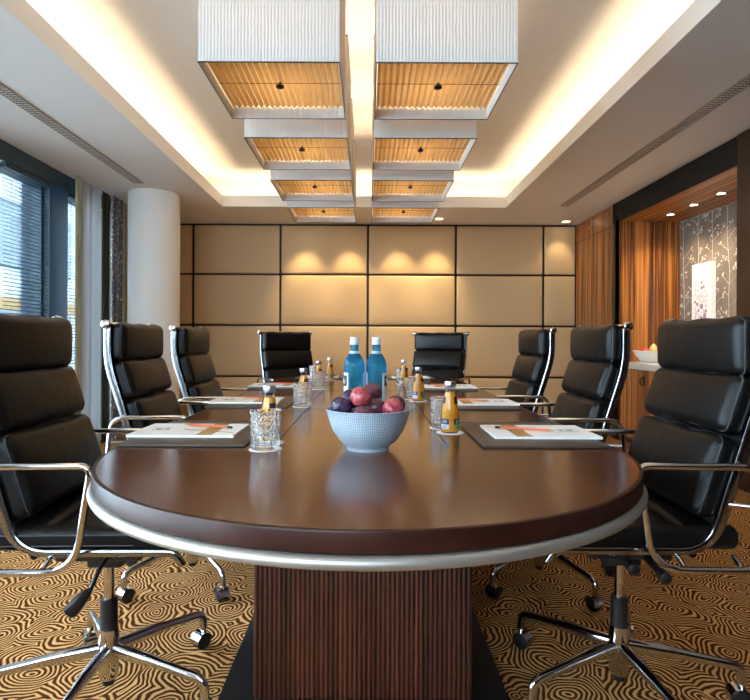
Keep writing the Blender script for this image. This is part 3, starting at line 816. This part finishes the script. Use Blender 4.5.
# ------------------------------------------------------------------ things on the table
EPS = 0.0004
def make_mat():
    t = MB().rbox(0.168, 0.215, 0.003, 0.0025, 2, (2, 2, 1)).build('desk_mat', 'mat_leather')
    b = MB().tube(arc([(-0.160, -0.207, 0.0023), (0.160, -0.207, 0.0023), (0.160, 0.207, 0.0023), (-0.160, 0.207, 0.0023)], 0.008, 3, True), 0.0008, 4, True)
    b.build('stitching', 'stitching', t); return t
def make_pad():
    t = MB().box(-0.149, 0.149, -0.106, 0.106, 0, 0.007).build('notepad', 'paper', smooth=0)
    # band across the pad, thin stripe under the pencil
    g = MB().box(-0.088, -0.043, -0.106, 0.106, 0.007, 0.0073)
    g.add([(-0.140, 0.060, 0.0074), (-0.140, 0.070, 0.0074), (0.02, 0.012, 0.0074), (0.02, 0.002, 0.0074)], [(0, 3, 2, 1)])
    g.build('gold_band', 'gold_print', t, smooth=0)
    l = MB(); rl = random.Random(11)
    for k in range(7):
        x = 0.064 + 0.007 * k; pts = []
        for q in range(6): pts.append((x + rl.uniform(-0.004, 0.006), 0.006 + 0.005 * q - 0.01 + rl.uniform(-0.004, 0.004), 0.0073))
        l.tube(pts, 0.0004, 4)
    l.cyl((0.060, -0.016, 0.0073), (0.118, -0.016, 0.0073), 0.0004, 4)
    l.build('printed_mark', 'ink_grey', t, smooth=0)
    return t
def make_pencil():
    t = MB().tube([(-0.075, 0, 0), (0.062, 0, 0)], 0.0038, 6).build('pencil', 'pencil_orange', smooth=0)
    MB().tube([(0.062, 0, 0), (0.074, 0, 0), (0.080, 0, 0)], [0.0038, 0.0015, 0.0005], 8).build('tip', 'pencil_wood', t)
    MB().tube([(-0.090, 0, 0), (-0.075, 0, 0)], 0.0039, 8).build('end_cap', 'pencil_dark', t)
    return t
mat0, pad0, pen0 = make_mat(), make_pad(), make_pencil()
place = [('nearest the camera on the niche side', 0.469, 1.655, 0), ('in the middle of the niche side', 0.456, 2.445, 0), ('farthest from the camera on the niche side', 0.44, 3.27, 0),
         ('nearest the camera on the window side', -0.487, 1.655, 180), ('in the middle of the window side', -0.498, 2.475, 180), ('farthest from the camera on the window side', -0.505, 3.30, 180),
         ('at the far table end before the window side chair', -0.35, 4.06, 90), ('at the far table end before the niche side chair', 0.31, 4.06, 90)]
for k, (w, x, y, a) in enumerate(place):
    far = a == 90
    o = mat0 if k == 0 else copy_tree(mat0)
    o.location = (x, y, TZ + 0.003 + EPS); o.rotation_euler = (0, 0, radians(90 if far else 0))
    if far: o.scale = (0.8, 0.8, 1)
    tag(o, 'dark leather desk mat ' + w, 'desk mat', 'desk mats round the table')
    p = pad0 if k == 0 else copy_tree(pad0)
    s = 1 if x > 0 else -1
    p.location = (x + 0.035 * s * (0 if far else 1), y - (0.008 if not far else 0.01), TZ + 0.006 + 2 * EPS); p.rotation_euler = (0, 0, 0 if (x > 0) else pi)
    if far: p.scale = (0.9, 0.9, 1)
    tag(p, 'white notepad with gold band ' + w, 'notepad', 'notepads on the desk mats')
    n = pen0 if k == 0 else copy_tree(pen0)
    # pencil lies across the gold band
    n.location = (p.location.x + s * (-0.035), p.location.y + (-0.005 if s > 0 else 0.03), TZ + 0.0141 + 3 * EPS + 0.0038)
    n.rotation_euler = (0, 0, radians(-20) if s > 0 else radians(180 - 20))
    tag(n, 'orange pencil lying on the notepad ' + w, 'pencil', 'pencils on the notepads')

# tumblers, juice bottles, coasters
def make_tumbler():
    def rfn(r, z, a):
        if r < 0.034 or z < 0.008: return r
        if z > 0.092: return r
        if z > 0.034: return r - 0.0016 * abs(sin(10 * a + z * 190)) * 0.9 - 0.0016 * abs(sin(10 * a - z * 190)) * 0.9
        return r - 0.0022 * abs(sin(10 * a))
    prof = [(0.0, 0.0), (0.033, 0.0), (0.0355, 0.003)]
    n = 26
    for k in range(n + 1): z = 0.008 + (0.092 - 0.008) * k / n; prof.append((0.0365 + 0.0035 * z / 0.098, z))
    prof += [(0.0402, 0.0955), (0.0400, 0.0985), (0.0385, 0.0985), (0.0372, 0.0955), (0.0350, 0.03), (0.033, 0.016), (0.02, 0.0125), (0.0, 0.012)]
    return MB().lathe(prof, 80, rfn=rfn).build('glass_tumbler', 'crystal', smooth=18, weld=True)
def patch(mb, prof, a0, a1, off=0.0006, mi=None, seg=10):
    mb.lathe([(r + off, z) for r, z in prof], seg, mi=mi, a0=a0, a1=a1)
def make_juice():
    t = thing('juice_bottle', 'x', 'bottle', group='orange juice bottles on the table')
    body = [(0.0, 0.0), (0.024, 0.0), (0.0275, 0.004), (0.0285, 0.012), (0.0280, 0.046), (0.0262, 0.056), (0.0268, 0.062), (0.0255, 0.074), (0.0164, 0.120), (0.0152, 0.127), (0.0152, 0.138)]
    MB().lathe(body + [(0.0, 0.138)], 36).build('glass', 'bottle_glass', t, smooth=60, weld=True)
    MB().lathe([(0, 0.005)] + [(r - 0.002, max(z, 0.005)) for r, z in body[2:9]] + [(0.0, 0.123)], 32).build('juice', 'juice', t, smooth=60, weld=True)
    MB().lathe([(0.0156, 0.135), (0.0172, 0.137), (0.0172, 0.150), (0.0160, 0.1535), (0.0, 0.1535)], 28).build('cap', 'cap_metal', t, smooth=50)
    lb = MB(); pr = [(0.0285, 0.014), (0.0281, 0.044)]
    for (a0, a1, second) in ((200, 255, 1), (285, 340, 2)):
        lb.lathe([(0.0292, 0.027), (0.0289, 0.044)], 10, mi=0, a0=radians(a0), a1=radians(a1))
        lb.lathe([(0.0292, 0.014), (0.0292, 0.027)], 10, mi=second, a0=radians(a0), a1=radians(a1))
        for z in (0.031, 0.035, 0.039): lb.lathe([(0.0296, z), (0.0296, z + 0.0012)], 6, mi=1, a0=radians(a0 + 12), a1=radians(a1 - 10))
        for z in (0.017, 0.020, 0.023): lb.lathe([(0.0296, z), (0.0296, z + 0.001)], 6, mi=0, a0=radians(a0 + 10), a1=radians(a1 - 14))
    lb.lathe([(0.0236, 0.088), (0.0196, 0.108)], 8, mi=0, a0=radians(295), a1=radians(345))
    lb.lathe([(0.0236, 0.088), (0.0196, 0.108)], 8, mi=0, a0=radians(185), a1=radians(225))
    lb.build('label', ['label_navy', 'label_white', 'label_green'], t)
    return t
def make_coaster():
    return MB().lathe([(0.0, 0.0), (0.041, 0.0), (0.0418, 0.0008), (0.041, 0.0016), (0.0, 0.0016)], 40).build('paper_coaster', 'coaster_paper')
g0, j0, c0 = make_tumbler(), make_juice(), make_coaster()
sets = [('nearest the camera on the window side', (-0.260, 1.412), (-0.266, 1.500)),
        ('second from the camera on the window side', (-0.273, 2.32), (-0.279, 2.415)),
        ('third from the camera on the window side', (-0.279, 3.14), (-0.288, 3.25)),
        ('at the far end on the window side', (-0.365, 3.83), (-0.262, 3.84)),
        ('nearest the camera on the niche side', (0.238, 1.768), (0.249, 1.678)),
        ('second from the camera on the niche side', (0.216, 2.645), (0.233, 2.548)),
        ('third from the camera on the niche side', (0.219, 3.55), (0.224, 3.452))]
fg = fj = True
for k, (w, g, j) in enumerate(sets):
    for what, (x, y) in (('glass', g), ('bottle', j)):
        c = c0 if (k == 0 and what == 'glass') else copy_tree(c0)
        c.location = (x, y, TZ + 0.0007); tag(c, 'white paper coaster under the %s %s' % ('cut glass tumbler' if what == 'glass' else 'juice bottle', w), 'coaster', 'paper coasters on the table')
    o = g0 if k == 0 else copy_tree(g0); o.location = (g[0], g[1], TZ + 0.0024); o.rotation_euler = (0, 0, 0.37 * k)
    tag(o, 'cut glass tumbler ' + w, 'glass', 'cut glass tumblers on the table')
    o = j0 if k == 0 else copy_tree(j0); o.location = (j[0], j[1], TZ + 0.0024); o.rotation_euler = (0, 0, 0.0 if j[0] > 0 else -0.25)
    o['label'] = 'small orange juice bottle with silver cap ' + w

# water bottles
def make_water():
    t = thing('water_bottle', 'x', 'bottle', group='blue water bottles on the table')
    pr = [(0.0, 0.0), (0.034, 0.0), (0.0385, 0.005), (0.0390, 0.012), (0.0390, 0.178), (0.0385, 0.190), (0.034, 0.206), (0.026, 0.220), (0.0185, 0.231), (0.0155, 0.242), (0.0148, 0.268), (0.0, 0.268)]
    MB().lathe(pr, 48).build('glass', 'blue_glass', t, smooth=60, weld=True)
    MB().lathe([(0.0172, 0.262), (0.0180, 0.264), (0.0180, 0.270), (0.0165, 0.2715), (0.0165, 0.287), (0.0155, 0.290), (0.0, 0.290)], 32).build('cap', 'water_cap', t, smooth=40)
    lb = MB()
    for a, wide in ((180, 52), (0, 40)):
        main = a == 180
        lb.lathe([(0.0396, 0.035), (0.0396, 0.158)], 14, mi=0 if main else 1, a0=radians(a - wide), a1=radians(a + wide))
        if main:
            lb.lathe([(0.0400, 0.108), (0.0400, 0.148)], 12, mi=2, a0=radians(a - 38), a1=radians(a + 44))
            # script-like white mark on the navy box
            pts = []
            for q in range(22):
                u = q / 21; aa = radians(a - 22 + 50 * u); zz = 0.128 + 0.010 * sin(u * 13)
                pts.append((0.0403 * cos(aa), 0.0403 * sin(aa), zz))
            lb.tube(pts, 0.0013, 4, mi=0)
            for z in (0.05, 0.06, 0.07): lb.lathe([(0.0399, z), (0.0399, z + 0.002)], 8, mi=1, a0=radians(a - 30), a1=radians(a + 30))
    lb.build('label', ['label_white', 'label_pale', 'label_navy'], t)
    MB().lathe([(0.0168, 0.238), (0.0205, 0.229)], 24).build('neck_band', 'label_pale', t)
    return t
w0 = make_water(); w0.location = (-0.0505, 2.08, TZ + EPS); w0.rotation_euler = (0, 0, radians(4)); w0['label'] = 'blue glass water bottle behind the fruit bowl, on the window side'
w1 = copy_tree(w0); w1.location = (0.0315, 2.08, TZ + EPS); w1.rotation_euler = (0, 0, radians(176)); w1['label'] = 'blue glass water bottle behind the fruit bowl, on the niche side'

# fruit bowl and plums
bx, by = 0.001, 1.432
fb = MB().lathe([(0.0, 0.004), (0.048, 0.004), (0.050, 0.0), (0.054, 0.0), (0.055, 0.008), (0.0585, 0.011), (0.075, 0.024), (0.092, 0.050), (0.1025, 0.080), (0.107, 0.098), (0.1095, 0.100), (0.1095, 0.1035), (0.106, 0.104), (0.1015, 0.097),
                 (0.097, 0.078), (0.086, 0.050), (0.068, 0.026), (0.045, 0.016), (0.0, 0.014)], 72).build('fruit_bowl', 'bowl_ceramic', loc=(bx, by, TZ + EPS), smooth=60, weld=True)
tag(fb, 'pale blue ceramic bowl with fine lattice holding plums', 'bowl')
def make_plum(mat):
    def fn(p, a, t):
        d = 1 - 0.10 * math.exp(-((a - pi * 1.5) / 0.25) ** 2) * sin(t)
        return Vector((p.x * d, p.y * d, p.z * 0.96 - 0.10 * math.exp(-(p.x ** 2 + p.y ** 2) * 14) * (1 if p.z > 0 else 0)))
    t = MB().ball((0, 0, 0), 1.0, 28, 18, fn).build('plum', mat, smooth=80, weld=True)
    MB().tube([(0, 0, 0.82), (0.03, 0, 1.0), (0.09, 0.02, 1.10)], 0.035, 6).build('stem', 'stem_brown', t); return t
protos = {k: make_plum(k) for k in ('plum_dark', 'plum_red', 'plum_wine')}; used = set()
# x, y, z relative to the bowl centre at the table, radius
plums = [('plum_dark', -0.072, -0.030, 0.108, 0.0275, 'dark blue plum at the window side of the fruit bowl'),
         ('plum_red', -0.008, -0.026, 0.130, 0.0275, 'red plum on top at the front of the pile'),
         ('plum_dark', -0.046, 0.040, 0.124, 0.0270, 'dark plum behind the red top plum, on the window side'),
         ('plum_wine', 0.012, 0.032, 0.138, 0.0275, 'purple plum highest at the back of the pile'),
         ('plum_wine', 0.030, -0.014, 0.110, 0.0260, 'dark wine plum between the two red plums'),
         ('plum_red', 0.066, -0.036, 0.108, 0.0275, 'red plum at the niche side of the fruit bowl'),
         ('plum_dark', 0.082, 0.018, 0.112, 0.0255, 'bluish plum at the bowl rim behind the niche side red plum'),
         ('plum_wine', -0.012, -0.066, 0.094, 0.0260, 'purple plum low at the front rim of the bowl'),
         ('plum_dark', -0.035, -0.010, 0.078, 0.0270, 'dark plum under the red top plum'),
         ('plum_wine', 0.030, 0.030, 0.082, 0.0270, 'wine plum deep in the middle of the bowl')]
pos = [Vector(p[1:4]) for p in plums]; rad = [p[4] for p in plums]
for it in range(400):
    for i in range(len(pos)):
        for j in range(i):
            d = pos[i] - pos[j]; need = (rad[i] + rad[j]) * 1.01 - d.length
            if need > 0: d.normalize(); pos[i] += d * need * 0.5; pos[j] -= d * need * 0.5
    for i, p in enumerate(pos):
        rin = 0.068 + (p.z - 0.03) * 0.48 - rad[i] if p.z < 0.1 else 0.1005 - rad[i]
        h = sqrt(p.x ** 2 + p.y ** 2)
        if h > rin: p.x *= rin / h; p.y *= rin / h
        if p.z < 0.018 + rad[i]: p.z = 0.018 + rad[i]
for q, (k, x, y, z, r, lab) in enumerate(plums):
    x, y, z = pos[q]
    o = protos[k] if k not in used else copy_tree(protos[k]); used.add(k)
    o.location = (bx + x, by + y, TZ + z); o.scale = (r, r, r); o.rotation_euler = (0.5 * sin(q * 2.1), 0.6 * cos(q * 1.7), q * 1.3)
    tag(o, lab, 'plum', 'plums in the fruit bowl')

# counter bowl with fruit
cb = MB().lathe([(0.0, 0.004), (0.060, 0.004), (0.064, 0.0), (0.072, 0.0), (0.080, 0.008), (0.130, 0.070), (0.152, 0.112), (0.156, 0.114), (0.155, 0.118), (0.150, 0.116), (0.124, 0.070), (0.070, 0.014), (0.0, 0.010)], 56).build('counter_bowl', 'bowl_white', loc=(2.80, 5.52, 0.8184), weld=True, smooth=60)
tag(cb, 'white fruit bowl on the stone counter in the niche', 'bowl')
def applefn(p, a, t): return Vector((p.x, p.y, p.z * 0.9 - 0.22 * math.exp(-(p.x ** 2 + p.y ** 2) * 9) * (1 if p.z > 0 else -0.6)))
def pearfn(p, a, t):
    k = 1 - 0.42 * max(0, p.z) ** 0.8; return Vector((p.x * k, p.y * k, p.z * 1.3 if p.z > 0 else p.z))
for (nm, fn, mt, x, y, z, r, lab) in (('apple', applefn, 'apple_red', 2.735, 5.48, 0.930, 0.042, 'red apple at the near edge of the counter bowl'),
        ('apple', applefn, 'apple_red', 2.79, 5.60, 0.935, 0.042, 'red apple behind the pear in the counter bowl'),
        ('apple', applefn, 'apple_red', 2.888, 5.535, 0.925, 0.042, 'red apple deep in the niche side of the counter bowl'),
        ('pear', pearfn, 'pear_skin', 2.817, 5.475, 0.955, 0.040, 'yellow pear standing in the counter bowl')):
    o = MB().ball((0, 0, 0), r, 24, 16, fn).build(nm, mt, loc=(x, y, z), weld=True, smooth=80)
    MB().tube([(0, 0, r * (0.6 if nm == 'apple' else 1.25)), (0.004, 0, r * (1.1 if nm == 'apple' else 1.6))], 0.0018, 6).build('stem', 'stem_brown', o)
    tag(o, lab, 'fruit', 'fruit in the counter bowl')

# ------------------------------------------------------------------ outside
bd = thing('office_building', 'pale office building across the street seen through the blind', 'building', (-12.0, 19, -8))
MB().box(-6, 0, -11, 14, 0, 26).build('wall', 'facade', bd, smooth=0)
for i in range(8):
    for j in range(7):
        y0 = -10.2 + i * 3.0; z0 = 1.2 + j * 3.4
        lit = (j == 2 and i in (3, 4))
        w = MB().box(-0.05, 0.06, y0, y0 + 1.5, z0, z0 + 2.2).build('window', 'window_frame', bd, smooth=0)
        MB().box(0.06, 0.08, y0 + 0.06, y0 + 1.44, z0 + 0.06, z0 + 2.14).build('pane', 'facade_glass', w, smooth=0)
MB().box(0.0, 0.25, -11, 14, 10.0, 10.35).build('lit_sign_band', 'lit_window', bd, smooth=0)
struct(MB().box(-40, XL - 0.4, -20, 50, -8.1, -8.0), 'street', 'asphalt', smooth=0)

w = bpy.data.worlds.new('sky'); sc.world = w; w.use_nodes = True
bg = w.node_tree.nodes['Background']; bg.inputs['Color'].default_value = (0.76, 0.88, 1.0, 1); bg.inputs['Strength'].default_value = 5.8
